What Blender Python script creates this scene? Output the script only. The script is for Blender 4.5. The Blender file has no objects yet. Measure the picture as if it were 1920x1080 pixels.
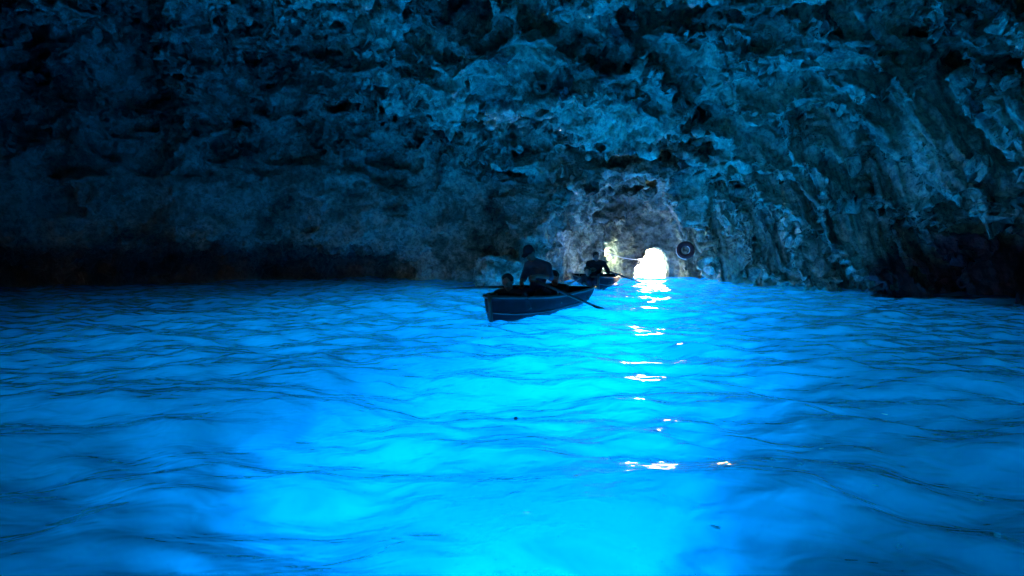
import bpy, bmesh, math, random
import numpy as np
from mathutils import Vector, Matrix
R = math.radians
scene = bpy.context.scene
COL = scene.collection

# ---------------------------------------------------------------- camera
cam_d = bpy.data.cameras.new('camera')
cam_d.lens = 20.0; cam_d.sensor_width = 36.0
cam_d.clip_start = 0.05; cam_d.clip_end = 3000
cam = bpy.data.objects.new('camera', cam_d); COL.objects.link(cam)
cam.location = (0, 0, 1.05); cam.rotation_euler = (R(90 - 3.97), 0, 0)
scene.camera = cam

# ---------------------------------------------------------------- light
SUN_EL, SUN_AZ = 11.2, 31.0        # degrees above the sea; degrees right of straight ahead (+y)
world = bpy.data.worlds.new('World'); scene.world = world; world.use_nodes = True
nt = world.node_tree
sky = nt.nodes.new('ShaderNodeTexSky'); sky.sky_type = 'NISHITA'; sky.sun_disc = False
sky.sun_elevation = R(SUN_EL); sky.sun_rotation = R(SUN_AZ)
bg = nt.nodes['Background']; bg.inputs['Strength'].default_value = 0.02
nt.links.new(sky.outputs[0], bg.inputs['Color'])
sun_d = bpy.data.lights.new('sun', 'SUN'); sun_d.energy = 5.0; sun_d.angle = R(0.6); sun_d.color = (1, 0.97, 0.92)
sun = bpy.data.objects.new('sun', sun_d); COL.objects.link(sun)
sd = Vector((math.sin(R(SUN_AZ)) * math.cos(R(SUN_EL)), math.cos(R(SUN_AZ)) * math.cos(R(SUN_EL)), math.sin(R(SUN_EL))))
sun.rotation_euler = sd.to_track_quat('Z', 'Y').to_euler()
sun.location = (20, 60, 40)
scene.view_settings.view_transform = 'Standard'; scene.view_settings.look = 'None'
scene.view_settings.exposure = 6.65; scene.view_settings.gamma = 1.0
scene.render.engine = 'CYCLES'
cy = scene.cycles
cy.use_denoising = True
cy.volume_bounces = 3; cy.max_bounces = 10; cy.diffuse_bounces = 7; cy.glossy_bounces = 3; cy.transmission_bounces = 6; cy.transparent_max_bounces = 12
cy.use_guiding = True; cy.caustics_reflective = True; cy.caustics_refractive = True; cy.blur_glossy = 1.0
cy.sample_clamp_indirect = 3.0
cy.use_adaptive_sampling = False

# ---------------------------------------------------------------- noise
_rs = np.random.RandomState(7)
_perm = _rs.permutation(256).astype(np.int32); _perm = np.concatenate([_perm, _perm])
_g = _rs.normal(size=(256, 3)).astype(np.float32); _g /= np.linalg.norm(_g, axis=1, keepdims=True)
def perlin(p, seed=0):
    p = np.asarray(p, np.float32) + np.float32(seed * 17.31 + 100.0)
    i = np.floor(p).astype(np.int32); f = p - i
    u = f * f * f * (f * (f * 6 - 15) + 10)
    i &= 255
    out = 0
    for dx in (0, 1):
        a = _perm[(i[:, 0] + dx) & 255]; wx = u[:, 0] if dx else 1 - u[:, 0]
        for dy in (0, 1):
            b = _perm[(a + i[:, 1] + dy) & 255]; wy = u[:, 1] if dy else 1 - u[:, 1]
            for dz in (0, 1):
                c = _perm[(b + i[:, 2] + dz) & 255]; wz = u[:, 2] if dz else 1 - u[:, 2]
                g = _g[c]
                out = out + wx * wy * wz * (g[:, 0] * (f[:, 0] - dx) + g[:, 1] * (f[:, 1] - dy) + g[:, 2] * (f[:, 2] - dz))
    return out * 1.6
def fbm(p, n, seed=0, gain=0.5):
    o = 0; a = 1.0
    for k in range(n):
        o = o + a * perlin(p * 2.03 ** k, seed + k); a *= gain
    return o
def ridged(p, n, seed=0, gain=0.5):
    o = 0; a = 1.0
    for k in range(n):
        o = o + a * (1 - 2.2 * np.abs(perlin(p * 2.1 ** k, seed + k))); a *= gain
    return o
def sstep(x, a, b):
    t = np.clip((x - a) / (b - a), 0, 1); return t * t * (3 - 2 * t)
def smax(a, b, k):
    h = np.clip(0.5 + 0.5 * (a - b) / k, 0, 1); return b + (a - b) * h + k * h * (1 - h)
def smin(a, b, k): return -smax(-a, -b, k)

# ---------------------------------------------------------------- helpers
def new_mesh(name, verts, faces, mat, parent=None, smooth=True, kind=None):
    me = bpy.data.meshes.new(name)
    if isinstance(faces, np.ndarray):
        n = faces.shape[1]
        me.vertices.add(len(verts)); me.vertices.foreach_set('co', np.asarray(verts, np.float32).ravel())
        me.loops.add(faces.size); me.loops.foreach_set('vertex_index', faces.astype(np.int32).ravel())
        me.polygons.add(len(faces)); me.polygons.foreach_set('loop_start', np.arange(0, faces.size, n, dtype=np.int32))
        me.update(calc_edges=True)
    else:
        me.from_pydata([tuple(v) for v in verts], [], faces); me.update()
    me.validate()
    me.polygons.foreach_set('use_smooth', [smooth] * len(me.polygons))
    if mat: me.materials.append(mat)
    o = bpy.data.objects.new(name, me); COL.objects.link(o)
    if parent: o.parent = parent
    if kind: o['kind'] = kind
    return o
def mat_new(name):
    m = bpy.data.materials.new(name); m.use_nodes = True
    t = m.node_tree; t.nodes.clear()
    out = t.nodes.new('ShaderNodeOutputMaterial')
    return m, t, out
def N(t, kind, **kw):
    n = t.nodes.new(kind)
    for k, v in kw.items():
        if k.startswith('i_'): n.inputs[k[2:].replace('_', ' ')].default_value = v
        else: setattr(n, k, v)
    return n
def L(t, a, b): t.links.new(a, b)

# ---------------------------------------------------------------- materials
def rock_material(name='cave_limestone', tone=True):
    m, t, out = mat_new(name)
    bs = N(t, 'ShaderNodeBsdfPrincipled')
    tc = N(t, 'ShaderNodeTexCoord')
    def ramp(src, stops):
        cr = N(t, 'ShaderNodeValToRGB'); el = cr.color_ramp.elements
        el[0].position, el[0].color = stops[0][0], (*stops[0][1], 1); el[1].position, el[1].color = stops[-1][0], (*stops[-1][1], 1)
        for p, c in stops[1:-1]:
            e = el.new(p); e.color = (*c, 1)
        L(t, src, cr.inputs['Fac']); return cr.outputs['Color']
    n1 = N(t, 'ShaderNodeTexNoise', i_Scale=0.8, i_Detail=10.0, i_Roughness=0.72, i_Distortion=0.2)
    L(t, tc.outputs['Object'], n1.inputs['Vector'])
    col = ramp(n1.outputs['Fac'], [(0.36, (0.08, 0.09, 0.08)), (0.46, (0.43, 0.52, 0.38)), (0.55, (0.82, 0.95, 0.74))])
    # pale and dark mineral streaks that run down the flowstone on the right
    sh = N(t, 'ShaderNodeSeparateXYZ'); L(t, tc.outputs['Object'], sh.inputs[0])
    mu = N(t, 'ShaderNodeMath', operation='MULTIPLY_ADD'); L(t, sh.outputs['Z'], mu.inputs[0]); mu.inputs[1].default_value = -0.55; L(t, sh.outputs['Y'], mu.inputs[2])
    zz = N(t, 'ShaderNodeMath', operation='MULTIPLY'); L(t, sh.outputs['Z'], zz.inputs[0]); zz.inputs[1].default_value = 0.16
    cb = N(t, 'ShaderNodeCombineXYZ'); L(t, sh.outputs['X'], cb.inputs[0]); L(t, mu.outputs[0], cb.inputs[1]); L(t, zz.outputs[0], cb.inputs[2])
    n3 = N(t, 'ShaderNodeTexNoise', i_Scale=2.0, i_Detail=7.0, i_Roughness=0.62, i_Distortion=0.5); L(t, cb.outputs[0], n3.inputs['Vector'])
    st = ramp(n3.outputs['Fac'], [(0.38, (0.08, 0.09, 0.08)), (0.45, (0.45, 0.55, 0.40)), (0.54, (0.82, 0.95, 0.74))])
    rx = N(t, 'ShaderNodeMapRange'); rx.inputs['From Min'].default_value = 4.6; rx.inputs['From Max'].default_value = 6.2; rx.inputs['To Max'].default_value = 0.75; L(t, sh.outputs['X'], rx.inputs['Value'])
    mx = N(t, 'ShaderNodeMix', data_type='RGBA'); L(t, rx.outputs[0], mx.inputs['Factor']); L(t, col, mx.inputs[6]); L(t, st, mx.inputs[7])
    # fine pitting
    n4 = N(t, 'ShaderNodeTexNoise', i_Scale=7.0, i_Detail=6.0, i_Roughness=0.7); L(t, tc.outputs['Object'], n4.inputs['Vector'])
    pit = ramp(n4.outputs['Fac'], [(0.40, (0.35, 0.35, 0.35)), (0.56, (1, 1, 1))])
    mp_ = N(t, 'ShaderNodeMix', data_type='RGBA', blend_type='MULTIPLY'); mp_.inputs['Factor'].default_value = 0.8
    L(t, mx.outputs[2], mp_.inputs[6]); L(t, pit, mp_.inputs[7]); mx = mp_
    # darker, purplish towards the left side of the chamber
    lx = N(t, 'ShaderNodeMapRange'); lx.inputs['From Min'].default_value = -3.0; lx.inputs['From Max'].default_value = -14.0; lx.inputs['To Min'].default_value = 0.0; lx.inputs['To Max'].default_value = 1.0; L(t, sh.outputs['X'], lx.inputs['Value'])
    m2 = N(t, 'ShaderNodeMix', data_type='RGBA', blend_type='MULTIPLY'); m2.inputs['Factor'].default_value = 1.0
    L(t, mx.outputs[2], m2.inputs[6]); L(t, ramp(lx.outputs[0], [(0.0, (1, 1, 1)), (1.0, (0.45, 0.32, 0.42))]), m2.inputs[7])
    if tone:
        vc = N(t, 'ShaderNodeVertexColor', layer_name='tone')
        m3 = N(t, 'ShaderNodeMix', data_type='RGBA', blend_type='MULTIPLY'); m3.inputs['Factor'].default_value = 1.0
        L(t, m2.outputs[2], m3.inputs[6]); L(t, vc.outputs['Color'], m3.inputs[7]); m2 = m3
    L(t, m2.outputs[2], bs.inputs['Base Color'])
    bs.inputs['Roughness'].default_value = 0.33
    bs.inputs['Specular IOR Level'].default_value = 0.6
    n2 = N(t, 'ShaderNodeTexNoise', i_Scale=5.0, i_Detail=6.0, i_Roughness=0.62, i_Distortion=0.3)
    L(t, tc.outputs['Object'], n2.inputs['Vector'])
    n5 = N(t, 'ShaderNodeTexNoise', i_Scale=4.0, i_Detail=6.0, i_Roughness=0.6, i_Distortion=0.3); L(t, cb.outputs[0], n5.inputs['Vector'])
    mh = N(t, 'ShaderNodeMix', data_type='FLOAT'); L(t, rx.outputs[0], mh.inputs['Factor']); L(t, n2.outputs['Fac'], mh.inputs[2]); L(t, n5.outputs['Fac'], mh.inputs[3])
    bp = N(t, 'ShaderNodeBump', i_Strength=1.0, i_Distance=0.2)
    L(t, mh.outputs[0], bp.inputs['Height'])
    L(t, bp.outputs['Normal'], bs.inputs['Normal'])
    L(t, bs.outputs[0], out.inputs['Surface'])
    return m
ROCK = rock_material(); CLIFF_SUN_BLOCK = rock_material('sun_block_limestone', False)

def bed_material():
    m, t, out = mat_new('sand_rock_and_glow_falloff')
    bs = N(t, 'ShaderNodeBsdfDiffuse')
    tc = N(t, 'ShaderNodeTexCoord')
    n1 = N(t, 'ShaderNodeTexNoise', i_Scale=0.55, i_Detail=4.0, i_Roughness=0.6, i_Distortion=0.8)
    L(t, tc.outputs['Object'], n1.inputs['Vector'])
    cr = N(t, 'ShaderNodeValToRGB')
    cr.color_ramp.elements[0].position = 0.36; cr.color_ramp.elements[0].color = (0.34, 0.35, 0.32, 1)
    cr.color_ramp.elements[1].position = 0.56; cr.color_ramp.elements[1].color = (0.85, 0.83, 0.76, 1)
    L(t, n1.outputs['Fac'], cr.inputs['Fac'])
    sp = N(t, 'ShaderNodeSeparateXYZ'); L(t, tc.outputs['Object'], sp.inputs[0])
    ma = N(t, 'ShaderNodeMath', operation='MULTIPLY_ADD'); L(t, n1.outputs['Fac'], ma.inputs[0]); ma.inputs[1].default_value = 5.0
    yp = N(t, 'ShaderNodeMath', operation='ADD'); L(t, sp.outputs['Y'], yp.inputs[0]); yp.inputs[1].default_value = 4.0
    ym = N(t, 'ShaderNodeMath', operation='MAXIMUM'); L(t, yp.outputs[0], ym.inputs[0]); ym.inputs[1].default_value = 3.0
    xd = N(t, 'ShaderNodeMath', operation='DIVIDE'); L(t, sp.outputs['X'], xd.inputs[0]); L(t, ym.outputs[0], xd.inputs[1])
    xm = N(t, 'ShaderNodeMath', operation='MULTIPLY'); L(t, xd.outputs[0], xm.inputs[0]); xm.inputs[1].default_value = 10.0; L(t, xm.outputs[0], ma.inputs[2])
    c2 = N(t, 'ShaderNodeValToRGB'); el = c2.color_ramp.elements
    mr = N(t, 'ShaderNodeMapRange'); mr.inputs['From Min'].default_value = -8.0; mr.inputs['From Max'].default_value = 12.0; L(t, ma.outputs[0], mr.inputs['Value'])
    el[0].position = 0.33; el[0].color = (0.04, 0.04, 0.04, 1); el[1].position = 0.70; el[1].color = (0.03, 0.03, 0.03, 1)  # bed coloured darker to both sides so the water's glow falls off
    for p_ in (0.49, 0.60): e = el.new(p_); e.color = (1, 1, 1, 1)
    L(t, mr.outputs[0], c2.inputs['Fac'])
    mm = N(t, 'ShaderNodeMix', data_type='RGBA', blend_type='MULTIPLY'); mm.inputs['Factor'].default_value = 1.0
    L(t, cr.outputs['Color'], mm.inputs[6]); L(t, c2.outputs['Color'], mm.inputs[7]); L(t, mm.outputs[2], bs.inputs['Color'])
    L(t, bs.outputs[0], out.inputs['Surface'])
    return m
BED = bed_material()

def water_material(name, milky):
    m, t, out = mat_new(name)
    tc = N(t, 'ShaderNodeTexCoord')
    mp = N(t, 'ShaderNodeMapping'); mp.inputs['Scale'].default_value = (0.9, 1.4, 1)
    L(t, tc.outputs['Object'], mp.inputs['Vector'])
    n1 = N(t, 'ShaderNodeTexNoise', i_Scale=5.0, i_Detail=2.0, i_Roughness=0.45, i_Distortion=0.4)
    L(t, mp.outputs[0], n1.inputs['Vector'])
    bp = N(t, 'ShaderNodeBump', i_Strength=1.0, i_Distance=0.027)
    L(t, n1.outputs['Fac'], bp.inputs['Height'])
    # Schlick reflectance, the same seen from above and from below the surface
    ge = N(t, 'ShaderNodeNewGeometry'); dt = N(t, 'ShaderNodeVectorMath', operation='DOT_PRODUCT')
    L(t, bp.outputs['Normal'], dt.inputs[0]); L(t, ge.outputs['Incoming'], dt.inputs[1])
    ab_ = N(t, 'ShaderNodeMath', operation='ABSOLUTE'); L(t, dt.outputs['Value'], ab_.inputs[0])
    om = N(t, 'ShaderNodeMath', operation='SUBTRACT', use_clamp=True); om.inputs[0].default_value = 1.0; L(t, ab_.outputs[0], om.inputs[1])
    pw = N(t, 'ShaderNodeMath', operation='POWER'); L(t, om.outputs[0], pw.inputs[0]); pw.inputs[1].default_value = 3.0
    fr = N(t, 'ShaderNodeMath', operation='MULTIPLY_ADD', use_clamp=True); L(t, pw.outputs[0], fr.inputs[0]); fr.inputs[1].default_value = 0.98; fr.inputs[2].default_value = 0.02
    gl = N(t, 'ShaderNodeBsdfGlossy', i_Roughness=0.04); L(t, bp.outputs['Normal'], gl.inputs['Normal'])
    tr = N(t, 'ShaderNodeBsdfTransparent'); tr.inputs['Color'].default_value = (0.15, 0.80, 1.0, 1)
    tl = N(t, 'ShaderNodeBsdfTranslucent'); tl.inputs['Color'].default_value = (0.0, 0.30, 0.90, 1)
    mx = N(t, 'ShaderNodeMixShader', i_Fac=milky)
    if milky > 0:
        rf = N(t, 'ShaderNodeBsdfRefraction', i_IOR=1.33, i_Roughness=0.6); rf.inputs['Color'].default_value = (0.0, 0.205, 0.72, 1)
        L(t, bp.outputs['Normal'], rf.inputs['Normal']); tr = rf
    L(t, tr.outputs[0], mx.inputs[1]); L(t, tl.outputs[0], mx.inputs[2])
    m2 = N(t, 'ShaderNodeMixShader'); L(t, fr.outputs[0], m2.inputs[0])
    L(t, mx.outputs[0], m2.inputs[1]); L(t, gl.outputs[0], m2.inputs[2])
    L(t, m2.outputs[0], out.inputs['Surface'])
    return m
WATER = water_material('milky_blue_water', 0.49); SEA = water_material('clear_sea_water', 0.0)

# ---------------------------------------------------------------- the cave
POLY = np.array([(-13.5, 12.3), (-10, 15.2), (-7.2, 17.2), (-3.5, 18.2), (-0.6, 18.3), (0.4, 16.6), (3.4, 16.0), (5.8, 15.9), (6.4, 15.0),
                 (6.9, 13.6), (8.0, 12.2), (8.3, 9.5), (8.4, 6.0), (9.5, 2.0), (9.0, -3.0), (4, -6.0), (-5, -6.5), (-11, -5), (-14.5, 0), (-15, 7)], np.float32)
def poly_sd(x, y):
    d2 = np.full(x.shape, 1e9, np.float32); inside = np.zeros(x.shape, bool)
    n = len(POLY)
    for i in range(n):
        ax, ay = POLY[i]; bx, by = POLY[(i + 1) % n]
        ex, ey = bx - ax, by - ay
        tt = np.clip(((x - ax) * ex + (y - ay) * ey) / (ex * ex + ey * ey), 0, 1)
        dx = x - ax - tt * ex; dy = y - ay - tt * ey
        d2 = np.minimum(d2, dx * dx + dy * dy)
        c = ((ay <= y) != (by <= y)) & (x < ex * (y - ay) / (ey if abs(ey) > 1e-6 else 1e-6) + ax)
        inside ^= c
    d = np.sqrt(d2); return np.where(inside, -d, d)

def ellip(x, y, z, c, r):
    q = np.sqrt(((x - c[0]) / r[0]) ** 2 + ((y - c[1]) / r[1]) ** 2 + ((z - c[2]) / r[2]) ** 2)
    return (q - 1) * min(r)
def base_field(x, y, z, pd):
    """signed: negative in air or water, positive in rock"""
    # walls
    left = sstep(-x, 1.0, 5.0); right = sstep(x, 4.5, 6.5)
    lean = 0.10 * np.clip(z, 0, 9) ** 1.35 * (0.35 + 0.4 * right)
    under = -1.9 * left * np.exp(-((z - 0.1) / 0.75) ** 2)
    wall = pd + lean * 1.0 + under
    cen = 3.3 + 1.9 * sstep(15.8 - y, 0, 7.5); lf = sstep(-x, 0.0, 6.0)
    ceil_z = cen * (1 - lf) + lf * (5.9 + 0.5 * sstep(-x, 6, 11)) + 0.15 * right
    ceil_z = ceil_z - 0.35 * np.exp(-((y - 14.0) / 1.1) ** 2) * sstep(x, -2.5, 0) * sstep(7.5 - x, 0, 2.5)
    ceil = (z - ceil_z) * 0.85
    room = smax(wall, ceil, 1.7)
    # dark recess in the right wall
    rec = ellip(x, y, z, (9.0, 10.3, -0.1), (2.7, 2.7, 1.75))
    room = smin(room, np.maximum(rec, 0.06 + 0.05 * np.sin(x * 2.1 + y * 1.3) - z), 0.15)
    # overhang above the flowstone dome on the right, and a long cleft across the ceiling
    room = smin(room, ellip(x, y, z, (8.2, 8.4, 5.0), (2.0, 2.0, 0.8)), 0.3)
    room = smin(room, ellip(x, y, z, (2.6, 10.8, 5.2), (4.4, 0.45, 1.0)), 0.2)
    # dark hollows between the hanging ceiling and the arch
    room = smin(room, ellip(x, y, z, (3.0, 15.9, 3.6), (3.3, 0.8, 0.7)), 0.12)
    room = smin(room, ellip(x, y, z, (-1.0, 16.9, 2.6), (1.3, 1.0, 0.7)), 0.12)
    # outer and inner arch of the passage to the mouth
    tt = np.clip((y - 16.0) / 3.4, -0.5, 1); rr = 2.5 - 0.95 * tt
    q = np.sqrt(((x - 3.35 - 0.95 * tt) / rr) ** 2 + (np.clip(z, -9, 99) / (2.85 - 0.4 * tt)) ** 2)
    room = smin(room, smax((q - 1) * 1.6, np.maximum(14.5 - y, y - 19.6), 0.2), 0.06)
    q = np.sqrt(((x - 4.62 - 0.12 * (y - 19)) / 1.18) ** 2 + (np.clip(z, -9, 99) / 2.30) ** 2)
    room = smin(room, smax((q - 1) * 0.9, np.maximum(17.0 - y, y - 20.4), 0.15), 0.08)
    # the mouth: low opening in the curtain
    q = np.sqrt(((x - 5.10 - 0.10 * z) / np.where(x < 5.1, 0.56, 0.43)) ** 2 + ((z + 0.15) / 1.10) ** 2)
    mouth = np.maximum((q - 1) * 0.5, np.maximum(19.5 - y, y - 23.5))
    mouth2 = np.maximum((np.sqrt(((x - 5.5) / 2.4) ** 2 + (z / 2.4) ** 2) - 1) * 1.5, np.maximum(21.25 - y, y - 23.5))
    room = np.minimum(room, np.minimum(mouth, mouth2))
    # sunlit outcrop inside the mouth and boulders at the foot of the left wall
    room = smax(room, -ellip(x, y, z, (3.10, 18.4, -0.1), (0.65, 0.75, 0.95)), 0.15)
    room = smax(room, -ellip(x, y, z, (-0.45, 16.4, -0.1), (0.9, 0.7, 1.05)), 0.15)
    room = smax(room, -ellip(x, y, z, (1.0, 17.2, -0.1), (0.5, 0.7, 0.75)), 0.15)
    # submerged opening below the curtain, and the open sea beyond
    sub = np.maximum(np.maximum(z + 0.55, -7.5 - z), np.maximum(np.maximum(5.0 - x - 0.60 * (22.4 - y), x + 0.60 * (22.4 - y) - 12.2) * 0.85, np.maximum(14.0 - y, y - 24)))
    sea = 22.4 - y - 0.12 * z
    return np.minimum(room, np.minimum(sub, sea))

def rock_noise(P):
    x, y, z = P[:, 0], P[:, 1], P[:, 2]
    w = np.stack([perlin(P * 0.5, 31), perlin(P * 0.5, 32), perlin(P * 0.5, 33)], 1)
    Q = P + 0.6 * w
    right = sstep(x, 5.0, 6.2) * sstep(5.2 - z, 0, 1.0)
    ceilw = sstep(z, 2.6, 4.2) * (1 - right)
    big = 0.60 * fbm(Q * 0.42, 2, 1)
    # crags hanging from the ceiling, drawn out across the view
    cr = 0.62 * ridged(Q * np.array([0.42, 0.75, 0.9], np.float32), 4, 5) 
    # draped flowstone on the right: folds that run down and towards the viewer
    s = y - 0.55 * z
    F = np.stack([x * 0.4, s * 1.35, z * 0.14], 1) + 0.22 * w
    fl = 0.85 * ridged(F, 3, 9, 0.42)
    # ledges: stepped beds of stone dipping towards the passage
    st_ = (0.9 * z + 0.28 * y + 0.10 * x) * 1.25 + 1.3 * fbm(P * np.array([0.30, 0.30, 0.2], np.float32), 3, 17)
    fr = st_ - np.floor(st_); ledge = 0.34 * (sstep(fr, 0.0, 0.75) * (1 - sstep(fr, 0.86, 1.0)) - 0.5)
    le = ledge * 0.5 * (1 - right) + 0.16 * ridged(Q * np.array([0.8, 0.8, 0.4], np.float32), 3, 13)
    pas = sstep(y, 15.4, 16.4) * sstep(x, 0.2, 1.2) * sstep(7.5 - x, 0, 1.0) * sstep(3.4 - z, 0, 0.8)
    flute = 0.26 * ridged(np.stack([x * 1.3, y * 1.3, z * 0.30], 1) + 0.4 * w, 3, 37)
    big = big * (1 - 0.5 * right)
    return big * (1 - 0.4 * pas) + pas * flute + ceilw * (cr + ledge * 1.2) + right * fl + (1 - ceilw) * (1 - right) * le

def build_cave():
    h = 0.11
    xs = np.arange(-16.5, 14.2, h, dtype=np.float32); ys = np.arange(-8.0, 23.6, h, dtype=np.float32); zs = np.arange(-7.0, 9.6, h, dtype=np.float32)
    X, Y = np.meshgrid(xs, ys, indexing='ij')
    pd = poly_sd(X, Y)
    V = np.empty((len(xs), len(ys), len(zs)), np.float32)
    for k, zz in enumerate(zs):
        V[:, :, k] = base_field(X, Y, np.float32(zz), pd)
    near = np.abs(V) < 1.3
    idx = np.argwhere(near)
    P = np.stack([xs[idx[:, 0]], ys[idx[:, 1]], zs[idx[:, 2]]], 1)
    d = np.empty(len(P), np.float32)
    for a in range(0, len(P), 1000000):
        Q = P[a:a + 1000000]
        amp = (1 - 0.93 * sstep(-np.hypot(Q[:, 0] - 5.1, (Q[:, 1] - 20.6)), -2.2, -0.9) * (Q[:, 2] < 3)) * (1 - 0.15 * sstep(Q[:, 1], 15.5, 17) * sstep(Q[:, 0], 0, 1.2) * sstep(3.5 - Q[:, 2], 0, 1))
        d[a:a + 1000000] = rock_noise(Q) * amp
    V[near] -= d
    X, Y, Z = np.meshgrid(xs, ys, zs[(zs > 0.0) & (zs < 2.5)], indexing='ij', sparse=True)
    kk = np.where((zs > 0.0) & (zs < 2.5))[0]
    V[:, :, kk] = np.minimum(V[:, :, kk], np.maximum(ellip(X, Y, Z, (8.3, 9.9, 0.4), (1.7, 1.7, 0.95)), 0.08 - Z))
    nx, ny, nz = V.shape
    S = V < 0
    # surface nets
    c = np.zeros((nx - 1, ny - 1, nz - 1), np.int8)
    for i in (0, 1):
        for j in (0, 1):
            for k in (0, 1): c += S[i:nx - 1 + i, j:ny - 1 + j, k:nz - 1 + k]
    act = (c > 0) & (c < 8)
    ci = np.argwhere(act)
    vid = np.full(act.shape, -1, np.int32); vid[act] = np.arange(len(ci))
    acc = np.zeros((len(ci), 3), np.float32); cnt = np.zeros(len(ci), np.float32)
    corners = [(i, j, k) for i in (0, 1) for j in (0, 1) for k in (0, 1)]
    for a in range(8):
        for b in range(a + 1, 8):
            A, B = np.array(corners[a]), np.array(corners[b])
            if np.abs(A - B).sum() != 1: continue
            va = V[ci[:, 0] + A[0], ci[:, 1] + A[1], ci[:, 2] + A[2]]; vb = V[ci[:, 0] + B[0], ci[:, 1] + B[1], ci[:, 2] + B[2]]
            m = (va < 0) != (vb < 0)
            t = np.where(m, va / np.where(m, va - vb, 1), 0)[:, None]
            acc += np.where(m[:, None], A + t * (B - A), 0); cnt += m
    verts = (ci + acc / cnt[:, None]) * h + np.array([xs[0], ys[0], zs[0]], np.float32)
    quads = []
    for ax in range(3):
        sl0 = [slice(None)] * 3; sl1 = [slice(None)] * 3
        sl0[ax] = slice(0, -1); sl1[ax] = slice(1, None)
        s0, s1 = S[tuple(sl0)], S[tuple(sl1)]
        e = np.argwhere(s0 != s1)
        o1, o2 = [(1, 2), (2, 0), (0, 1)][ax]
        lim = act.shape
        ok = (e[:, o1] > 0) & (e[:, o2] > 0) & (e[:, o1] < lim[o1]) & (e[:, o2] < lim[o2])
        e = e[ok]
        def g(a, b):
            q = e.copy(); q[:, o1] -= a; q[:, o2] -= b
            return vid[q[:, 0], q[:, 1], q[:, 2]]
        q = np.stack([g(1, 1), g(0, 1), g(0, 0), g(1, 0)], 1)
        fl = s0[e[:, 0], e[:, 1], e[:, 2]]
        q[fl] = q[fl][:, ::-1]
        quads.append(q)
    F = np.concatenate(quads); F = F[(F >= 0).all(1)]
    return verts, F
def subdivide(V, F):
    n = len(V)
    E = np.stack([F, np.roll(F, -1, 1)], 2).reshape(-1, 2); E.sort(axis=1)
    key = E[:, 0].astype(np.int64) * n + E[:, 1]
    u, inv = np.unique(key, return_inverse=True)
    em = (V[u // n] + V[u % n]) * 0.5
    fc = V[F].mean(1)
    ei = inv.reshape(-1, 4) + n; fi = np.arange(len(F)) + n + len(u)
    Vn = np.concatenate([V, em, fc]).astype(np.float32)
    q = [np.stack([F[:, k], ei[:, k], fi, ei[:, (k + 3) % 4]], 1) for k in range(4)]
    return Vn, np.concatenate(q)
def vnormals(V, F):
    a = V[F[:, 2]] - V[F[:, 0]]; b = V[F[:, 3]] - V[F[:, 1]]
    fn = np.cross(a, b); nn = np.zeros_like(V)
    for k in range(4):
        for c in range(3): nn[:, c] += np.bincount(F[:, k], fn[:, c], len(V))
    return nn / np.maximum(np.linalg.norm(nn, axis=1, keepdims=True), 1e-9)
V, F = build_cave()
#ENDCAVE
F = F[:, ::-1]
fc = V[F].mean(1)
F = F[fc[:, 2] > -6.9]
V, F = subdivide(V, F)
nn = vnormals(V, F)
x, y, z = V.T
roof = sstep(-nn[:, 2] if nn[np.abs(z - 5.5) < 1.0, 2].mean() < 0 else nn[:, 2], 0.15, 0.6)
for _ in range(12):
    fr_ = roof[F].mean(1); roof = sum(np.bincount(F[:, k], fr_, len(V)) for k in range(4)) / np.maximum(np.bincount(F.ravel(), minlength=len(V)), 1)
right = sstep(x, 5.0, 6.2) * sstep(5.2 - z, 0, 1.0)
s = y - 0.55 * z
w = np.stack([perlin(V * 0.9, 41), perlin(V * 0.9, 42), perlin(V * 0.9, 43)], 1)
crag = (0.55 + 0.75 * roof) * (1 - 0.3 * sstep(-x, 2.0, 7.0) * (1 - roof))
d = 0.15 * ridged(V * np.array([1.2, 1.6, 1.8], np.float32) + 0.12 * w, 5, 20, 0.6) * (1 - 0.9 * right) * crag + right * 0.16 * ridged(np.stack([x * 1.0, s * 3.0, z * 0.35], 1) + 0.2 * w, 4, 25, 0.6)
d += 0.05 * fbm(V * 6.0, 2, 28, 0.6) * crag * (1 - 0.6 * right)
V = V + nn * d[:, None]
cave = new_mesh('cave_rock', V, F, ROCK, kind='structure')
# tone by place: pale roof and right hand flowstone, darker walls, painted shade in hollows
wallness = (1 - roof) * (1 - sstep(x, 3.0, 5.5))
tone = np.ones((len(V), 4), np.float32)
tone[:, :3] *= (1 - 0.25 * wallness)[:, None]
band = sstep(-x, 2.5, 5.5) * sstep(1.25 + 0.35 * perlin(V * 0.9, 71) - z, 0, 0.5)  # shade of the undercut along the left waterline, painted into the tone
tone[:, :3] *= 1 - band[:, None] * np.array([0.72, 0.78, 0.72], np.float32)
inner = sstep(y, 18.6, 19.6) * sstep(x, 2.8, 3.8); tone[:, :3] *= (1 - 0.55 * inner)[:, None]  # shade deep in the passage, painted as darker rock
low = sstep(3.1 - np.sqrt((x - 10.2) ** 2 + (y - 11.2) ** 2 + (2 * (z - 0.2)) ** 2), 0, 0.6)  # shade of the right recess, painted in dark maroon
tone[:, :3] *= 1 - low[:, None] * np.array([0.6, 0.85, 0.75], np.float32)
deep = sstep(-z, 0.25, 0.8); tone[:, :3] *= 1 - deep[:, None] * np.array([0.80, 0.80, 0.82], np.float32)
at = cave.data.color_attributes.new('tone', 'FLOAT_COLOR', 'POINT'); at.data.foreach_set('color', tone.ravel())

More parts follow.
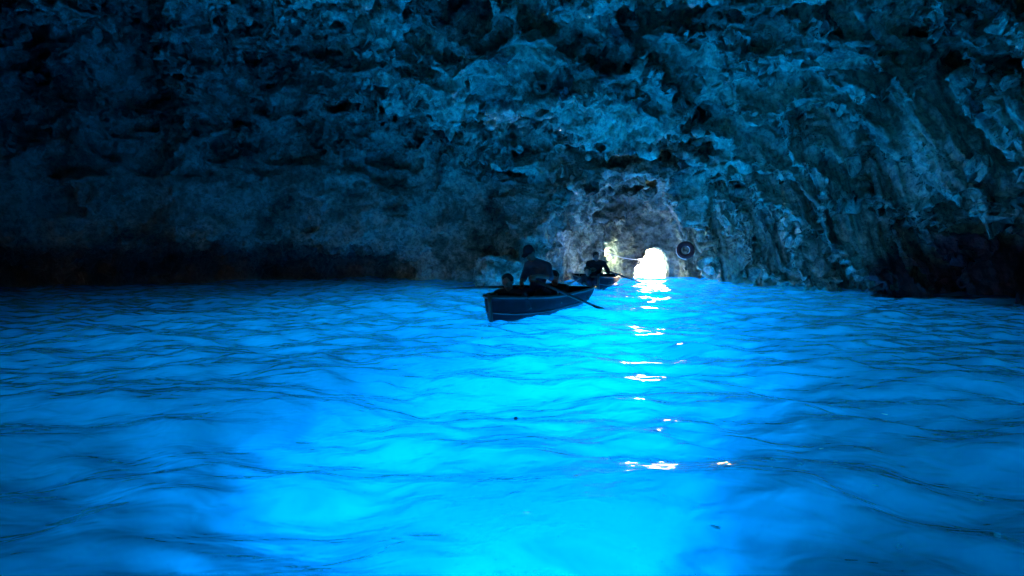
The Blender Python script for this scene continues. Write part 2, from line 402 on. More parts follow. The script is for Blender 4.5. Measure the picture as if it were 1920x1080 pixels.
# the unseen rest of the headland, added to block stray sun: the sea face on both sides of the cave and the ground above it
cx_ = np.arange(-80, 80.1, 0.8, dtype=np.float32); cz_ = np.arange(-8, 10.9, 0.8, dtype=np.float32)
GX, GZ = np.meshgrid(cx_, cz_, indexing='ij'); P = np.stack([GX.ravel(), np.full(GX.size, 22.9, np.float32), GZ.ravel()], 1)
i_ = np.arange(GX.size).reshape(GX.shape); Fq = np.stack([i_[:-1, :-1].ravel(), i_[1:, :-1].ravel(), i_[1:, 1:].ravel(), i_[:-1, 1:].ravel()], 1)
fcn = P[Fq].mean(1); Fq = Fq[~((fcn[:, 0] > -16.0) & (fcn[:, 0] < 13.6) & (fcn[:, 2] < 9.2))]
P[:, 1] += 0.4 * fbm(P * 0.3, 2, 61) * sstep(np.maximum(P[:, 0] - 15, np.maximum(-17.5 - P[:, 0], P[:, 2] - 9.6)), 0, 1.5)
cy_ = np.append(np.arange(-60, 22.4, 1.2), 22.9).astype(np.float32); GX, GY = np.meshgrid(cx_, cy_, indexing='ij')
P2 = np.stack([GX.ravel(), GY.ravel(), np.zeros(GX.size, np.float32)], 1); P2[:, 2] = 10.8 + (1.5 * fbm(P2 * 0.12, 2, 62) + 1.5) * sstep(22.9 - P2[:, 1], 0, 6)
i_ = np.arange(GX.size).reshape(GX.shape) + len(P); F2 = np.stack([i_[:-1, :-1].ravel(), i_[1:, :-1].ravel(), i_[1:, 1:].ravel(), i_[:-1, 1:].ravel()], 1)
new_mesh('cliff_sun_block', np.concatenate([P, P2]), np.concatenate([Fq, F2]), CLIFF_SUN_BLOCK, kind='structure')

# seabed
gx = np.concatenate([np.linspace(-60, -18, 12), np.linspace(-17, 13, 80), np.linspace(14, 60, 12)])
gy = np.concatenate([np.linspace(-9, 30, 100), np.linspace(31, 120, 20)])
def grid(gx, gy, zf):
    X, Y = np.meshgrid(gx, gy, indexing='ij'); P = np.stack([X.ravel(), Y.ravel(), np.zeros(X.size)], 1).astype(np.float32)
    P[:, 2] = zf(P)
    i = np.arange(len(gx) * len(gy)).reshape(len(gx), len(gy))
    Fq = np.stack([i[:-1, :-1].ravel(), i[1:, :-1].ravel(), i[1:, 1:].ravel(), i[:-1, 1:].ravel()], 1)
    return P, Fq
P, Fq = grid(gx, gy, lambda p: -4.15 + 0.3 * perlin(p * 0.25, 3) + 0.12 * perlin(p * 1.1, 4))
new_mesh('seabed', P, Fq, BED, kind='structure')

# water
def wave(p):
    q = p.copy(); q[:, 2] = 0
    a = q @ np.array([[math.cos(.35), math.sin(.35), 0], [-math.sin(.35), math.cos(.35), 0], [0, 0, 1]], np.float32)
    o = 0.085 * perlin(a * np.array([0.40, 0.75, 1], np.float32), 51)
    o = o + 0.068 * perlin(q * np.array([1.1, 1.9, 1], np.float32) + 0.3 * perlin(q, 55)[:, None], 52)
    o = o + 0.032 * perlin(a * np.array([2.6, 4.0, 1], np.float32), 53)
    o = o + 0.010 * perlin(q * np.array([5.5, 8.0, 1], np.float32), 54)
    return o * (1 - sstep(p[:, 1], 24, 40))
gx = np.concatenate([np.linspace(-17, -7, 160)[:-1], np.linspace(-7, 8, 420)[:-1], np.linspace(8, 13, 80)])
gy = np.concatenate([np.linspace(-9, 0.5, 60)[:-1], np.linspace(0.5, 22, 680)])
P, Fq = grid(gx, gy, wave)
new_mesh('water', P, Fq, WATER, kind='structure')
gx = np.concatenate([-17 - np.geomspace(0.2, 900, 40)[::-1], np.linspace(-17, 13, 300), 13 + np.geomspace(0.2, 900, 40)])
gy = np.concatenate([np.linspace(22, 30, 90), 30 + np.geomspace(0.3, 1500, 60)])
P, Fq = grid(gx, gy, wave)
new_mesh('sea_water', P, Fq, SEA, kind='structure')

# ================================================================ objects
def plain(name, col, rough=0.6, spec=0.4, var=0.3, scale=6.0, bump=0.0):
    m, t, out = mat_new(name)
    bs = N(t, 'ShaderNodeBsdfPrincipled'); tc = N(t, 'ShaderNodeTexCoord')
    n = N(t, 'ShaderNodeTexNoise', i_Scale=scale, i_Detail=5.0, i_Roughness=0.6); L(t, tc.outputs['Object'], n.inputs['Vector'])
    cr = N(t, 'ShaderNodeValToRGB'); e = cr.color_ramp.elements
    e[0].position = 0.3; e[0].color = (*[c * (1 - var) for c in col], 1); e[1].position = 0.7; e[1].color = (*[min(1, c * (1 + var)) for c in col], 1)
    L(t, n.outputs['Fac'], cr.inputs['Fac']); L(t, cr.outputs['Color'], bs.inputs['Base Color'])
    bs.inputs['Roughness'].default_value = rough; bs.inputs['Specular IOR Level'].default_value = spec
    if bump:
        b = N(t, 'ShaderNodeBump', i_Strength=0.6, i_Distance=bump); L(t, n.outputs['Fac'], b.inputs['Height']); L(t, b.outputs['Normal'], bs.inputs['Normal'])
    L(t, bs.outputs[0], out.inputs['Surface']); return m
M = dict(strake=plain('scuffed_grey_paint', (0.16, 0.17, 0.18), 0.7, 0.2), hull=plain('painted_hull', (0.010, 0.014, 0.022), 0.75, 0.15), rim=plain('varnished_wood', (0.05, 0.03, 0.02), 0.4, 0.5, 0.4, 12), white=plain('white_paint', (0.78, 0.77, 0.74), 0.45),
         wood=plain('worn_wood', (0.14, 0.10, 0.07), 0.6, 0.3, 0.4, 14), oar=plain('dark_oar_wood', (0.05, 0.045, 0.04), 0.5), skin=plain('skin', (0.24, 0.13, 0.09), 0.5, 0.4, 0.12),
         hair=plain('dark_hair', (0.012, 0.010, 0.009), 0.5, 0.4, 0.4, 60, 0.01), cap=plain('dark_cap_cloth', (0.02, 0.02, 0.03), 0.8), shirt=plain('blue_shirt_cloth', (0.08, 0.10, 0.14), 0.85, 0.2, 0.15, 8, 0.01),
         top=plain('dark_top_cloth', (0.02, 0.025, 0.03), 0.85, 0.2, 0.2, 8, 0.01), trousers=plain('dark_trouser_cloth', (0.025, 0.03, 0.045), 0.85, 0.2), tyre=plain('rubber_dark_red', (0.07, 0.018, 0.02), 0.55), rope=plain('pale_rope', (0.62, 0.60, 0.55), 0.7, 0.3, 0.2, 80, 0.004),
         metal=plain('galvanised_metal', (0.35, 0.35, 0.36), 0.4), fleck=None, dark=plain('dark_fleck', (0.02, 0.02, 0.02), 0.6))

m_, t_, o_ = mat_new('translucent_petal'); a_ = N(t_, 'ShaderNodeBsdfTranslucent'); a_.inputs['Color'].default_value = (0.9, 0.9, 0.85, 1)
b_ = N(t_, 'ShaderNodeBsdfDiffuse'); b_.inputs['Color'].default_value = (0.9, 0.9, 0.85, 1); x_ = N(t_, 'ShaderNodeMixShader', i_Fac=0.2)
L(t_, a_.outputs[0], x_.inputs[1]); L(t_, b_.outputs[0], x_.inputs[2]); L(t_, x_.outputs[0], o_.inputs['Surface']); M['fleck'] = m_

def empty(name, loc, label=None, cat=None, group=None, rz=0.0):
    o = bpy.data.objects.new(name, None); COL.objects.link(o); o.location = loc; o.rotation_euler = (0, 0, rz)
    if label: o['label'] = label
    if cat: o['category'] = cat
    if group: o['group'] = group
    o.empty_display_size = 0.2
    return o

class MB:
    def __init__(s): s.v = []; s.f = []
    def add(s, v, f):
        n = len(s.v); s.v += [tuple(map(float, p)) for p in v]; s.f += [tuple(i + n for i in q) for q in f]; return s
    def tube(s, pts, rad, n=10, cap=True, flat=None):
        pts = [Vector(p) for p in pts]; rad = rad if isinstance(rad, (list, tuple)) else [rad] * len(pts)
        V, up = [], None
        for i, p in enumerate(pts):
            t = (pts[min(i + 1, len(pts) - 1)] - pts[max(i - 1, 0)]).normalized()
            if up is None: up = Vector((0, 0, 1)) if abs(t.z) < 0.9 else Vector((1, 0, 0))
            a = t.cross(up).normalized(); b = a.cross(t).normalized(); up = b
            for k in range(n):
                th = 2 * math.pi * k / n; fz = 1.0 if flat is None else flat[i]
                V.append(p + a * math.cos(th) * rad[i] + b * math.sin(th) * rad[i] * fz)
        m = len(pts)
        Fc = [(i * n + k, i * n + (k + 1) % n, (i + 1) * n + (k + 1) % n, (i + 1) * n + k) for i in range(m - 1) for k in range(n)]
        if cap: Fc += [tuple(range(n))[::-1], tuple(range((m - 1) * n, m * n))]
        return s.add(V, Fc)
    def box(s, c, size, mat=None):
        x, y, z = [a / 2 for a in size]; V = [Vector((i * x, j * y, k * z)) for i in (-1, 1) for j in (-1, 1) for k in (-1, 1)]
        if mat: V = [mat @ v for v in V]
        return s.add([v + Vector(c) for v in V], [(0, 1, 3, 2), (4, 6, 7, 5), (0, 4, 5, 1), (2, 3, 7, 6), (0, 2, 6, 4), (1, 5, 7, 3)])
    def build(s, name, mat, parent=None, smooth=True, bevel=0.0):
        o = new_mesh(name, s.v, s.f, mat, parent, smooth)
        if bevel:
            md = o.modifiers.new('bevel', 'BEVEL'); md.width = bevel; md.segments = 2
        return o

# ---------------------------------------------------------------- rowing boats
LB = 3.4
def beam(u):      # u 0 stern .. 1 bow
    return 0.40 * (1 - u) ** 1.2 * (1 - sstep(u, 0, .5)) + 0.64 * math.sin(math.pi * min(1, (u * 0.80 + 0.20))) ** 0.75 * (1 if u < 1 else 0)
def sheer(u): return 0.28 + 0.10 * max(0, (u - 0.45) / 0.55) ** 2 + 0.05 * max(0, (0.45 - u) / 0.45) ** 2
def keel(u): return -0.14 + 0.10 * max(0, (u - 0.8) / 0.2) ** 2
NS, NP = 26, 12
def section(u, inset=0.0, lift=0.0):
    b = max(float(beam(u)) - inset, 0.004); zk, zs = keel(u) + lift, sheer(u)
    out = []
    for j in range(NP + 1):
        a = j / NP; yy = b * math.sin(a * math.pi / 2) ** 0.75 * (0.90 + 0.10 * a); zz = zk + (zs - zk) * a ** 1.7
        yy += 0.008 * ((a * 5) % 1.0) * (1 if b > 0.05 else 0)       # lapped planks
        out.append((yy, zz))
    return out
def X_of(u, z=0.3): return (u - 0.5) * LB + (0.10 * max(0, u - 0.85) / 0.15 * (z + 0.14) / 0.55)
def build_boat(name, loc, rz, label, group):
    root = empty(name, loc, label, 'rowing boat', group, rz)
    V, Fc = [], []
    W = 2 * NP + 1
    for inset, lift in ((0, 0), (0.028, 0.03)):
        for i in range(NS + 1):
            u = i / NS; sec = section(u, inset, lift)
            row = [(-y, z) for y, z in sec[::-1]] + sec[1:]
            V += [(X_of(u, z), y, z) for y, z in row]
    n1 = (NS + 1) * W
    for i in range(NS):
        for j in range(W - 1):
            a = i * W + j
            Fc.append((a, a + 1, a + W + 1, a + W)); a += n1; Fc.append((a, a + W, a + W + 1, a + 1))
    for i in range(NS):
        for j in (0, W - 1):
            a = i * W + j; b = a + W; Fc.append((a, b, b + n1, a + n1))
    Fc.append(tuple(range(W)))
    MB().add(V, Fc).build('hull', M['hull'], root, True)
    # transom board, white painted
    sec = section(0, -0.004); row = [(-y, z) for y, z in sec[::-1]] + sec[1:]
    tb = MB(); m = len(row)
    tb.add([(X_of(0) - 0.035, y, z + 0.004) for y, z in row] + [(X_of(0) - 0.004, y, z + 0.004) for y, z in row],
           [tuple(range(m)), tuple(range(m, 2 * m))[::-1]] + [(j, (j + 1) % m, (j + 1) % m + m, j + m) for j in range(m)])
    tb.build('transom', M['white'], root, False)
    for sg in (-1, 1):
        pts = [(X_of(i / 30, 0.3), sg * (float(beam(i / 30)) * 1.0 + 0.006), sheer(i / 30) + 0.012) for i in range(31)]
        MB().tube(pts, 0.024, 8).build('gunwale', M['rim'], root)
        pts = []
        for i in range(31):
            u = i / 30; sec = section(u); y, z = sec[8]; pts.append((X_of(u, z), sg * (y + 0.008), z))
        MB().tube(pts, 0.011, 6).build('rubbing_strake', M['strake'], root)
    MB().tube([(X_of(1, -0.1) - .02, 0, -0.12), (X_of(1, 0.1), 0, 0.08), (X_of(1, 0.3), 0, 0.28), (X_of(1, 0.4) + 0.02, 0, sheer(1) + 0.07)], [0.03, 0.032, 0.032, 0.026], 8).build('stem_post', M['rim'], root)
    MB().tube([(X_of(0) - 0.05, 0, -0.13), (X_of(0.5), 0, -0.16), (X_of(1, -.1), 0, -0.08)], 0.025, 6).build('keel', M['rim'], root)
    for u in (0.12, 0.48, 0.78):
        b = float(beam(u)) - 0.03
        MB().box((X_of(u), 0, 0.17), (0.24, 2 * b, 0.025)).build('bench', M['wood'], root, False, 0.005)
    fb = MB()
    for k in range(-2, 3): fb.box((0.0 - 0.1, k * 0.11, -0.045), (LB * 0.62, 0.095, 0.018))
    fb.build('floor_board', M['wood'], root, False)
    for sg in (-1, 1):
        u = 0.57; y = sg * (float(beam(u)) + 0.0); z = sheer(u) + 0.03
        MB().tube([(X_of(u), y, z - 0.02), (X_of(u), y, z + 0.03)], 0.008, 6).tube([(X_of(u) - 0.035, y, z + 0.085), (X_of(u) - 0.03, y, z + 0.045), (X_of(u), y, z + 0.03), (X_of(u) + 0.03, y, z + 0.045), (X_of(u) + 0.035, y, z + 0.085)], 0.007, 6).build('oarlock', M['metal'], root)
    return root
B1 = build_boat('rowing_boat', (0.25, 9.42, 0.0), math.atan2(-3.25, -1.06), 'dark wooden rowing boat carrying three people, bow towards us, nearest on the blue water', 'rowing boats crossing the cave pool')
def copy_tree(o, parent=None):
    c = o.copy(); COL.objects.link(c); c.parent = parent
    for ch in list(o.children): copy_tree(ch, c)
    return c
B2 = copy_tree(B1); B2.location = (2.40, 16.0, 0.0); B2.rotation_euler = (0, 0, math.atan2(-3.5, -0.45)); B2.scale = (0.86, 0.86, 0.86)
B2['label'] = 'farther rowing boat with broad shouldered rower, left of the bright cave mouth'

def build_oar(handle, tip, label, group, blade_roll=0.0):
    h, t = Vector(handle), Vector(tip); Ln = (t - h).length
    root = empty('oar', h, label, 'oar', group); root.rotation_mode = 'QUATERNION'
    root.rotation_quaternion = (t - h).to_track_quat('X', 'Z')
    MB().tube([(0.14, 0, 0), (Ln * 0.6, 0, 0), (Ln - 0.40, 0, 0)], [0.023, 0.022, 0.017], 10).build('shaft', M['oar'], root)
    MB().tube([(0, 0, 0), (0.03, 0, 0), (0.14, 0, 0)], [0.014, 0.018, 0.017], 10).build('handle', M['wood'], root)
    b = MB().tube([(Ln - 0.42, 0, 0), (Ln - 0.3, 0, 0), (Ln - 0.15, 0, 0), (Ln - 0.02, 0, 0), (Ln, 0, 0)], [0.018, 0.045, 0.06, 0.055, 0.035], 12, True, [0.9, 0.25, 0.15, 0.13, 0.13]).build('blade', M['oar'], root)
    b.rotation_euler = (blade_roll, 0, 0)
    return root
GO = 'oars of the rowing boats'
OL1 = ((0.19, 8.92, 0.46), (-1.27, 9.86, 0.35)); OR1 = ((0.26, 8.70, 0.60), (1.64, 9.42, -0.02))
OL2 = ((2.22, 15.05, 0.50), (1.42, 15.75, -0.02)); OR2 = ((2.52, 15.10, 0.46), (3.85, 16.35, 0.03))
build_oar(*OL1, 'oar stretched out level over the water on the left side of the nearest boat', GO)
build_oar(*OR1, 'oar slanting down into the water on the right side of the nearest boat', GO, 0.7)
build_oar(*OL2, 'oar slanting down left of the farther boat by the lit rocks', GO, 0.5)
build_oar(*OR2, 'oar reaching right from the farther boat towards the cave mouth', GO)

# ---------------------------------------------------------------- people
def capsule(p0, r0, p1, r1, n=14, rings=5):
    p0, p1 = Vector(p0), Vector(p1); d = (p1 - p0); t = d.normalized() if d.length > 1e-6 else Vector((0, 0, 1))
    q = t.to_track_quat('Z', 'Y'); V = []; prof = []
    for i in range(rings + 1):
        a = -math.pi / 2 + (math.pi / 2) * i / rings; prof.append((r0 * math.cos(a), r0 * math.sin(a)))
    for i in range(rings + 1):
        a = (math.pi / 2) * i / rings; prof.append((r1 * math.cos(a), d.length + r1 * math.sin(a)))
    for r, z in prof:
        for k in range(n):
            th = 2 * math.pi * k / n; V.append(p0 + q @ Vector((max(r, 1e-4) * math.cos(th), max(r, 1e-4) * math.sin(th), z)))
    m = len(prof); Fc = [(i * n + k, i * n + (k + 1) % n, (i + 1) * n + (k + 1) % n, (i + 1) * n + k) for i in range(m - 1) for k in range(n)]
    Fc += [tuple(range(n))[::-1], tuple(range((m - 1) * n, m * n))]
    return V, Fc
def ellipsoid(c, r, rot=None, n=20, m=12):
    V = []; rot = rot or Matrix.Identity(3)
    for i in range(m + 1):
        a = math.pi * i / m
        for k in range(n):
            th = 2 * math.pi * k / n
            V.append(Vector(c) + rot @ Vector((r[0] * max(math.sin(a), 1e-3) * math.cos(th), r[1] * max(math.sin(a), 1e-3) * math.sin(th), -r[2] * math.cos(a))))
    Fc = [(i * n + k, i * n + (k + 1) % n, (i + 1) * n + (k + 1) % n, (i + 1) * n + k) for i in range(m) for k in range(n)]
    Fc += [tuple(range(n))[::-1], tuple(range(m * n, (m + 1) * n))]
    return V, Fc
def blob(name, parts, mat, parent, voxel=0.012, smooth=6):
    """one continuous skin grown round the given volumes"""
    mb = MB()
    for v, f in parts: mb.add(v, f)
    me = bpy.data.meshes.new('tmp'); me.from_pydata(mb.v, [], mb.f)
    tmp = bpy.data.objects.new('tmp', me); COL.objects.link(tmp)
    md = tmp.modifiers.new('r', 'REMESH'); md.mode = 'VOXEL'; md.voxel_size = voxel; md.use_smooth_shade = True
    ms = tmp.modifiers.new('s', 'SMOOTH'); ms.factor = 0.5; ms.iterations = smooth
    bpy.context.view_layer.update()
    ev = tmp.evaluated_get(bpy.context.evaluated_depsgraph_get())
    m2 = bpy.data.meshes.new_from_object(ev); m2.name = name
    bpy.data.objects.remove(tmp); bpy.data.meshes.remove(me)
    m2.materials.clear(); m2.materials.append(mat)
    m2.polygons.foreach_set('use_smooth', [True] * len(m2.polygons))
    o = bpy.data.objects.new(name, m2); COL.objects.link(o); o.parent = parent
    if parent: o.location = -Vector(parent.location)
    return o
def hand(wrist, target, axis=None, grip=0.02):
    """palm, four unequal fingers and a thumb; with an axis the fingers close round it"""
    P = []; w, g = Vector(wrist), Vector(target)
    if axis is not None:
        ax = Vector(axis).normalized(); u = (w - g); u -= ax * u.dot(ax); u.normalize(); v = ax.cross(u)
        pt = lambda o, a, r: g + ax * o + (u * math.cos(a) + v * math.sin(a)) * r
        for i, (ln, rr) in enumerate(((4, .0082), (4.3, .0088), (4.2, .0086), (3.6, .0076))):
            o = (i - 1.5) * 0.021; k0 = pt(o, 0.5, grip + 0.022)
            P.append(capsule(w, 0.024, k0, 0.013, 10, 3)); prev = k0
            for j in range(1, 5):
                q = pt(o, 0.5 + j * 0.19 * ln, grip + 0.012); P.append(capsule(prev, rr, q, rr * 0.95, 8, 3)); prev = q
        t1 = pt(-0.045, -0.3, grip + 0.02); t2 = pt(-0.035, -1.2, grip + 0.012); t3 = pt(-0.018, -2.0, grip + 0.012)
        P += [capsule(w, 0.02, t1, 0.012, 10, 3), capsule(t1, 0.011, t2, 0.010, 8, 3), capsule(t2, 0.010, t3, 0.009, 8, 3)]
    else:
        d = (g - w).normalized(); side = d.cross(Vector((0, 0, 1))).normalized(); nrm = side.cross(d)
        for i, ln in enumerate((0.070, 0.078, 0.073, 0.058)):
            k0 = w + d * 0.085 + side * (i - 1.5) * 0.021; P.append(capsule(w + side * (i - 1.5) * 0.008, 0.02, k0, 0.012, 10, 3))
            k1 = k0 + d * ln * 0.5 - nrm * 0.01; k2 = k1 + d * ln * 0.35 - nrm * ln * 0.35
            P += [capsule(k0, 0.0090, k1, 0.0085, 8, 3), capsule(k1, 0.0085, k2, 0.0078, 8, 3)]
        t1 = w + d * 0.04 - side * 0.035; t2 = w + d * 0.075 - side * 0.05 - nrm * 0.012
        P += [capsule(w + d * 0.015 - side * 0.015, 0.014, t1, 0.011, 8, 3), capsule(t1, 0.010, t2, 0.0085, 8, 3)]
    return P
def build_person(label, J, look, shirt, headwear, group=None):
    """J: pelvis, chest, neck, head, shoulders, elbows, wrists, hips, knees, ankles; look: facing of the head"""
    J = {k: Vector(v) for k, v in J.items() if not isinstance(v, list)} | {k: v for k, v in J.items() if isinstance(v, list)}
    root = empty('person', (J['pelvis'].x, J['pelvis'].y, J['pelvis'].z - 0.12), label, 'person', group)
    f = Vector(look).normalized(); up = (J['head'] - J['neck']).normalized(); sd_ = f.cross(up).normalized(); f = up.cross(sd_)
    rot = Matrix((sd_, f, up)).transposed()
    hc = J['head']
    B = [ellipsoid(hc + up * 0.012, (0.074, 0.094, 0.105), rot), ellipsoid(hc + f * 0.035 - up * 0.055, (0.052, 0.055, 0.065), rot),
         capsule(J['neck'] - up * 0.03, 0.058, hc - up * 0.06, 0.052),
         capsule(hc + f * 0.088 + up * 0.012, 0.010, hc + f * 0.108 - up * 0.022, 0.014, 8, 3),
         capsule(hc + f * 0.088 - up * 0.055 - sd_ * 0.018, 0.008, hc + f * 0.088 - up * 0.055 + sd_ * 0.018, 0.008, 8, 3),
         capsule(hc + f * 0.082 - up * 0.085, 0.016, hc + f * 0.075 - up * 0.09, 0.018, 8, 3),
         capsule(hc + f * 0.083 + up * 0.03 - sd_ * 0.045, 0.010, hc + f * 0.083 + up * 0.03 + sd_ * 0.045, 0.010, 8, 3)]
    for sg in (-1, 1): B.append(ellipsoid(hc + sd_ * sg * 0.078 - up * 0.005, (0.010, 0.020, 0.032), rot, 10, 8))
    S, T = [], []
    def torso(out, e):
        out.append(capsule(J['pelvis'], 0.135 + e, (J['pelvis'] + J['chest']) / 2, 0.120 + e))
        out.append(capsule((J['pelvis'] + J['chest']) / 2, 0.120 + e, J['chest'], 0.130 + e))
        for s_ in 'LR':
            out.append(capsule(J['chest'], 0.115 + e, J['sh' + s_] * 0.7 + J['chest'] * 0.3 + up * 0.01, 0.085 + e))
            out.append(capsule(J['sh' + s_], 0.062 + e, J['neck'] - up * 0.02, 0.055 + e))
            out.append(capsule(J['chest'] * 0.5 + J['pelvis'] * 0.5, 0.11 + e, J['sh' + s_] * 0.5 + J['chest'] * 0.5, 0.10 + e))
    torso(B, 0); torso(S, 0.014)
    for s_ in 'LR':
        B += [capsule(J['sh' + s_], 0.056, J['el' + s_], 0.043), capsule(J['el' + s_], 0.042, J['wr' + s_], 0.027)]
        S += [capsule(J['sh' + s_], 0.070, J['el' + s_], 0.058)]
        hd = J['hand' + s_]
        B += hand(J['wr' + s_], hd[0], hd[1] if len(hd) > 1 else None)
        B += [capsule(J['hip' + s_], 0.095, J['kn' + s_], 0.060), capsule(J['kn' + s_], 0.056, J['an' + s_], 0.038)]
        T += [capsule(J['hip' + s_], 0.108, J['kn' + s_], 0.074), capsule(J['kn' + s_], 0.070, J['an' + s_], 0.055), capsule(J['pelvis'], 0.145, J['hip' + s_], 0.105)]
        ft = Vector((f.x, f.y, 0)).normalized()
        B += [capsule(J['an' + s_] - Vector((0, 0, .03)), 0.036, J['an' + s_] + ft * 0.15 - Vector((0, 0, 0.045)), 0.028)]
    blob('body', B, M['skin'], root, 0.0075, 2)
    blob('shirt', S, M[shirt], root, 0.014, 4); blob('trousers', T, M['trousers'], root, 0.014, 4)
    if headwear == 'cap':
        H = [ellipsoid(hc + up * 0.045 - f * 0.006, (0.083, 0.100, 0.085), rot)]
        blob('hair', [ellipsoid(hc - f * 0.03 - up * 0.005, (0.082, 0.082, 0.085), rot)], M['hair'], root, 0.01, 2)
        H.append(ellipsoid(hc + up * 0.055 + f * 0.10, (0.062, 0.075, 0.010), rot))
        blob('cap', H, M['cap'], root, 0.008, 2)
    else:
        rs = random.Random(int(hc.y * 100)); H = [ellipsoid(hc + up * 0.035 - f * 0.022, (0.086, 0.098, 0.098), rot)]
        n = 70 if headwear == 'curly' else 30; amp = 0.026 if headwear == 'curly' else 0.014
        for _ in range(n):
            a, b = rs.uniform(0, 2 * math.pi), rs.uniform(-0.15, 1.0)
            c = math.sqrt(max(0, 1 - b * b)); dx, dy = c * math.cos(a), c * math.sin(a)
            if dy > 0.55 and b < 0.45: continue
            H.append(ellipsoid(hc + up * 0.03 - f * 0.02 + rot @ Vector((dx * 0.084, dy * 0.094, b * 0.098)), (amp, amp, amp), rot, 8, 6))
        blob('hair', H, M['hair'], root, 0.008, 1)
    return root
def V3(*a): return Vector(a)
def on(o, d):      # a point on an oar, d metres from its handle end
    h, t = Vector(o[0]), Vector(o[1]); return h + (t - h).normalized() * d, (t - h).normalized()
hl, al = on(OL1, 0.06); hr, ar = on(OR1, 0.06)
GP = 'people in the rowing boats'
build_person('rower with dark cap and blue shirt sitting upright amid the nearest boat', dict(
    pelvis=(0.42, 9.42, 0.31), chest=(0.43, 9.26, 0.66), neck=(0.34, 9.10, 0.86), head=(0.27, 9.00, 0.985),
    shL=(0.26, 9.22, 0.765), shR=(0.56, 9.06, 0.765), elL=(0.18, 9.12, 0.56), elR=(0.60, 8.86, 0.60),
    wrL=hl + V3(0.0, 0.05, 0.05), wrR=hr + V3(0.07, 0.04, 0.05), handL=[hl, al], handR=[hr, ar],
    hipL=(0.37, 9.45, 0.28), hipR=(0.55, 9.36, 0.28), knL=(0.20, 9.02, 0.36), knR=(0.44, 8.92, 0.36), anL=(0.10, 8.84, 0.07), anR=(0.24, 8.82, 0.08)),
    (-0.55, -0.80, -0.25), 'shirt', 'cap', GP)
build_person('passenger seen as a short haired head low in the bow of the nearest boat', dict(
    pelvis=(0.17, 8.66, 0.10), chest=(0.04, 8.42, 0.29), neck=(-0.03, 8.31, 0.43), head=(-0.06, 8.29, 0.555),
    shL=(-0.20, 8.40, 0.375), shR=(0.15, 8.24, 0.375), elL=(-0.28, 8.42, 0.22), elR=(0.22, 8.32, 0.20),
    wrL=(-0.23, 8.33, 0.37), wrR=(0.10, 8.28, 0.12), handL=[(-0.29, 8.27, 0.40)], handR=[(0.02, 8.24, 0.08)],
    hipL=(0.09, 8.70, 0.08), hipR=(0.25, 8.63, 0.08), knL=(0.00, 8.44, 0.24), knR=(0.17, 8.40, 0.24), anL=(-0.02, 8.52, 0.07), anR=(0.06, 8.50, 0.07)),
    (-0.35, -0.93, 0.0), 'top', 'short', GP)
build_person('curly haired passenger sitting low near the stern of the nearest boat', dict(
    pelvis=(0.70, 10.05, 0.08), chest=(0.74, 9.98, 0.28), neck=(0.75, 9.92, 0.41), head=(0.735, 9.88, 0.53),
    shL=(0.60, 10.02, 0.36), shR=(0.93, 9.90, 0.36), elL=(0.54, 9.90, 0.15), elR=(0.97, 9.72, 0.17),
    wrL=(0.62, 9.68, 0.12), wrR=(0.84, 9.60, 0.16), handL=[(0.66, 9.60, 0.10)], handR=[(0.78, 9.52, 0.14)],
    hipL=(0.68, 10.08, 0.06), hipR=(0.85, 10.02, 0.06), knL=(0.55, 9.75, 0.25), knR=(0.70, 9.70, 0.25), anL=(0.42, 9.62, 0.07), anR=(0.52, 9.58, 0.07)),
    (0.35, -0.9, -0.1), 'top', 'curly', GP)
hl, al = on(OL2, 0.06); hr, ar = on(OR2, 0.06)
build_person('rower with broad shoulders upright in the farther boat beside the lit rocks', dict(
    pelvis=(2.28, 15.45, 0.30), chest=(2.27, 15.32, 0.56), neck=(2.26, 15.24, 0.72), head=(2.24, 15.18, 0.835),
    shL=(2.06, 15.30, 0.65), shR=(2.46, 15.26, 0.65), elL=(2.0, 15.15, 0.45), elR=(2.56, 15.12, 0.43),
    wrL=hl + V3(-0.03, 0.05, 0.05), wrR=hr + V3(0.02, 0.05, 0.05), handL=[hl, al], handR=[hr, ar],
    hipL=(2.2, 15.47, 0.27), hipR=(2.38, 15.45, 0.27), knL=(2.16, 15.03, 0.34), knR=(2.36, 15.0, 0.34), anL=(2.16, 14.88, 0.02), anR=(2.34, 14.86, 0.02)),
    (-0.1, -0.98, 0.05), 'top', 'short', GP)
build_person('passenger leaning low in front of the rower of the farther boat', dict(
    pelvis=(2.10, 14.98, 0.08), chest=(2.04, 14.90, 0.25), neck=(2.00, 14.86, 0.35), head=(1.97, 14.83, 0.45),
    shL=(1.88, 14.95, 0.30), shR=(2.18, 14.86, 0.30), elL=(1.86, 14.85, 0.15), elR=(2.22, 14.75, 0.15),
    wrL=(1.94, 14.68, 0.10), wrR=(2.14, 14.60, 0.10), handL=[(1.98, 14.6, 0.08)], handR=[(2.1, 14.52, 0.08)],
    hipL=(2.04, 15.02, 0.06), hipR=(2.18, 14.98, 0.06), knL=(2.0, 14.66, 0.20), knR=(2.14, 14.62, 0.20), anL=(2.08, 14.62, 0.08), anR=(2.16, 14.60, 0.08)),
    (-0.2, -0.95, -0.1), 'top', 'short', GP)

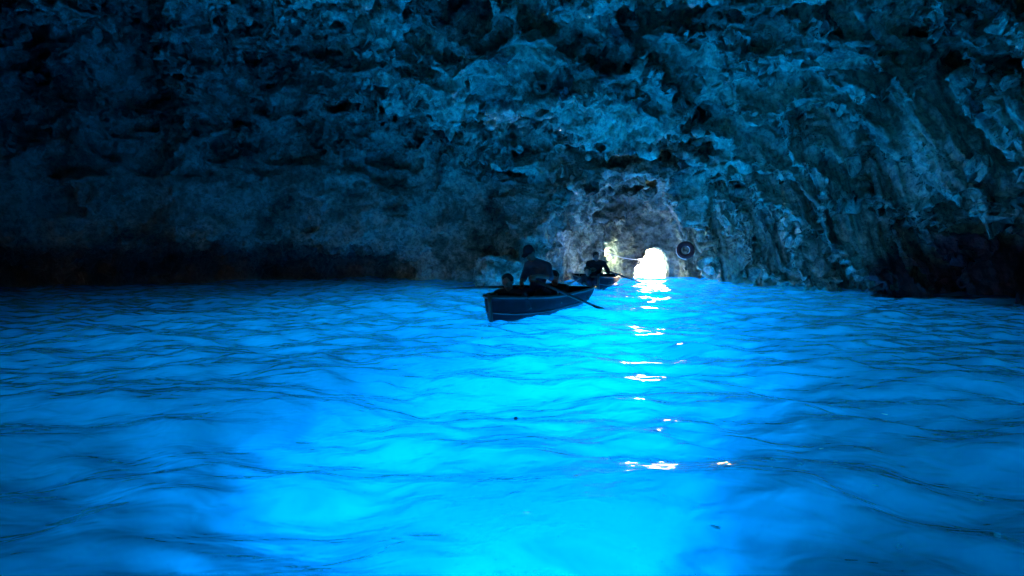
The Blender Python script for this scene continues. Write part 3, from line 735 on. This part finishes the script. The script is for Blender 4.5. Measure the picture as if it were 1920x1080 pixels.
# ---------------------------------------------------------------- things at the mouth
def sag(p, q, d, n=24):
    p, q = Vector(p), Vector(q); return [p.lerp(q, i / n) - Vector((0, 0, d * 4 * (i / n) * (1 - i / n))) for i in range(n + 1)]
def thing_mesh(name, mb, mat, label, cat, group=None, loc=None):
    o = mb.build(name, mat); o['label'] = label; o['category'] = cat
    if group: o['group'] = group
    return o
thing_mesh('rope', MB().tube(sag((2.70, 17.6, 1.02), (5.05, 20.7, 0.66), 0.12), 0.016, 8), M['rope'], 'pale rope sagging across the dark passage from the left rocks to the bright mouth', 'rope')
ty = empty('hanging_tyre', (5.45, 17.9, 1.0), 'dark red ring shaped tyre hung on the rock right of the bright mouth', 'tyre')
ty.rotation_euler = (R(90), 0, R(-14))
def torus(R1, r, sq=1.0, a0=0, a1=2 * math.pi, n=40):
    full = abs(a1 - a0 - 2 * math.pi) < 1e-6
    pts = [(R1 * math.cos(a0 + (a1 - a0) * i / n), R1 * math.sin(a0 + (a1 - a0) * i / n), 0) for i in range(n + 1)]
    return MB().tube(pts, r, 12, not full)
torus(0.205, 0.075).build('ring', M['tyre'], ty)
torus(0.275, 0.022, 1, R(170), R(275)).build('outer_rim', M['white'], ty)
torus(0.135, 0.022, 1, R(-60), R(70)).build('inner_rim', M['white'], ty)
MB().tube([(0, 0.26, 0), (0.02, 0.45, -0.02), (0.03, 0.62, -0.1)], 0.010, 6).build('hanging_cord', M['rope'], ty)

# flecks afloat
FL = [(1.63, 2.80), (1.64, 2.95), (1.25, 2.67), (0.75, 2.03), (2.08, 2.45), (1.36, 1.93), (1.79, 2.03), (1.58, 2.41), (2.44, 3.66), (1.34, 2.58)]
rs = random.Random(4)
for i, (x_, y_) in enumerate(FL):
    r_ = rs.uniform(0.008, 0.014); v = [(0, 0, 0.002)] + [(r_ * (1.5 + 0.3 * math.sin(3 * k_)) * math.cos(k_ * math.pi / 6), r_ * 0.8 * math.sin(k_ * math.pi / 6), 0.001 * math.sin(k_)) for k_ in range(12)]; f_ = [(0, k_ + 1, (k_ + 1) % 12 + 1) for k_ in range(12)]
    o = thing_mesh('floating_fleck', MB().add(v, f_), M['fleck'], 'tiny pale fleck afloat on the darker water at the lower right', 'fleck', 'pale flecks afloat on the dark water')
    o.location = (x_, y_, float(wave(np.array([[x_, y_, 0]], np.float32))[0]) + 0.003); o.rotation_euler = (0, 0, rs.uniform(0, 3))
v, f_ = ellipsoid((0, 0, 0), (0.012, 0.010, 0.008), None, 10, 6)
o = thing_mesh('floating_scrap', MB().add(v, f_), M['dark'], 'single dark scrap afloat on bright cyan water in front of the nearest boat', 'scrap')
o.location = (0.024, 3.60, float(wave(np.array([[0.024, 3.6, 0]], np.float32))[0]) + 0.006)

# ---------------------------------------------------------------- sea mist in the air of the cave
HAZE = 0.0
if HAZE > 0:
    m_, t_, o_ = mat_new('sea_mist'); pv = N(t_, 'ShaderNodeVolumePrincipled'); pv.inputs['Density'].default_value = HAZE; pv.inputs['Color'].default_value = (0.9, 0.92, 0.95, 1)
    L(t_, pv.outputs[0], o_.inputs['Volume'])
    MB().box((-1, 30, 2.4), (90, 90, 16.5)).build('haze', m_, None, False)['kind'] = 'stuff'
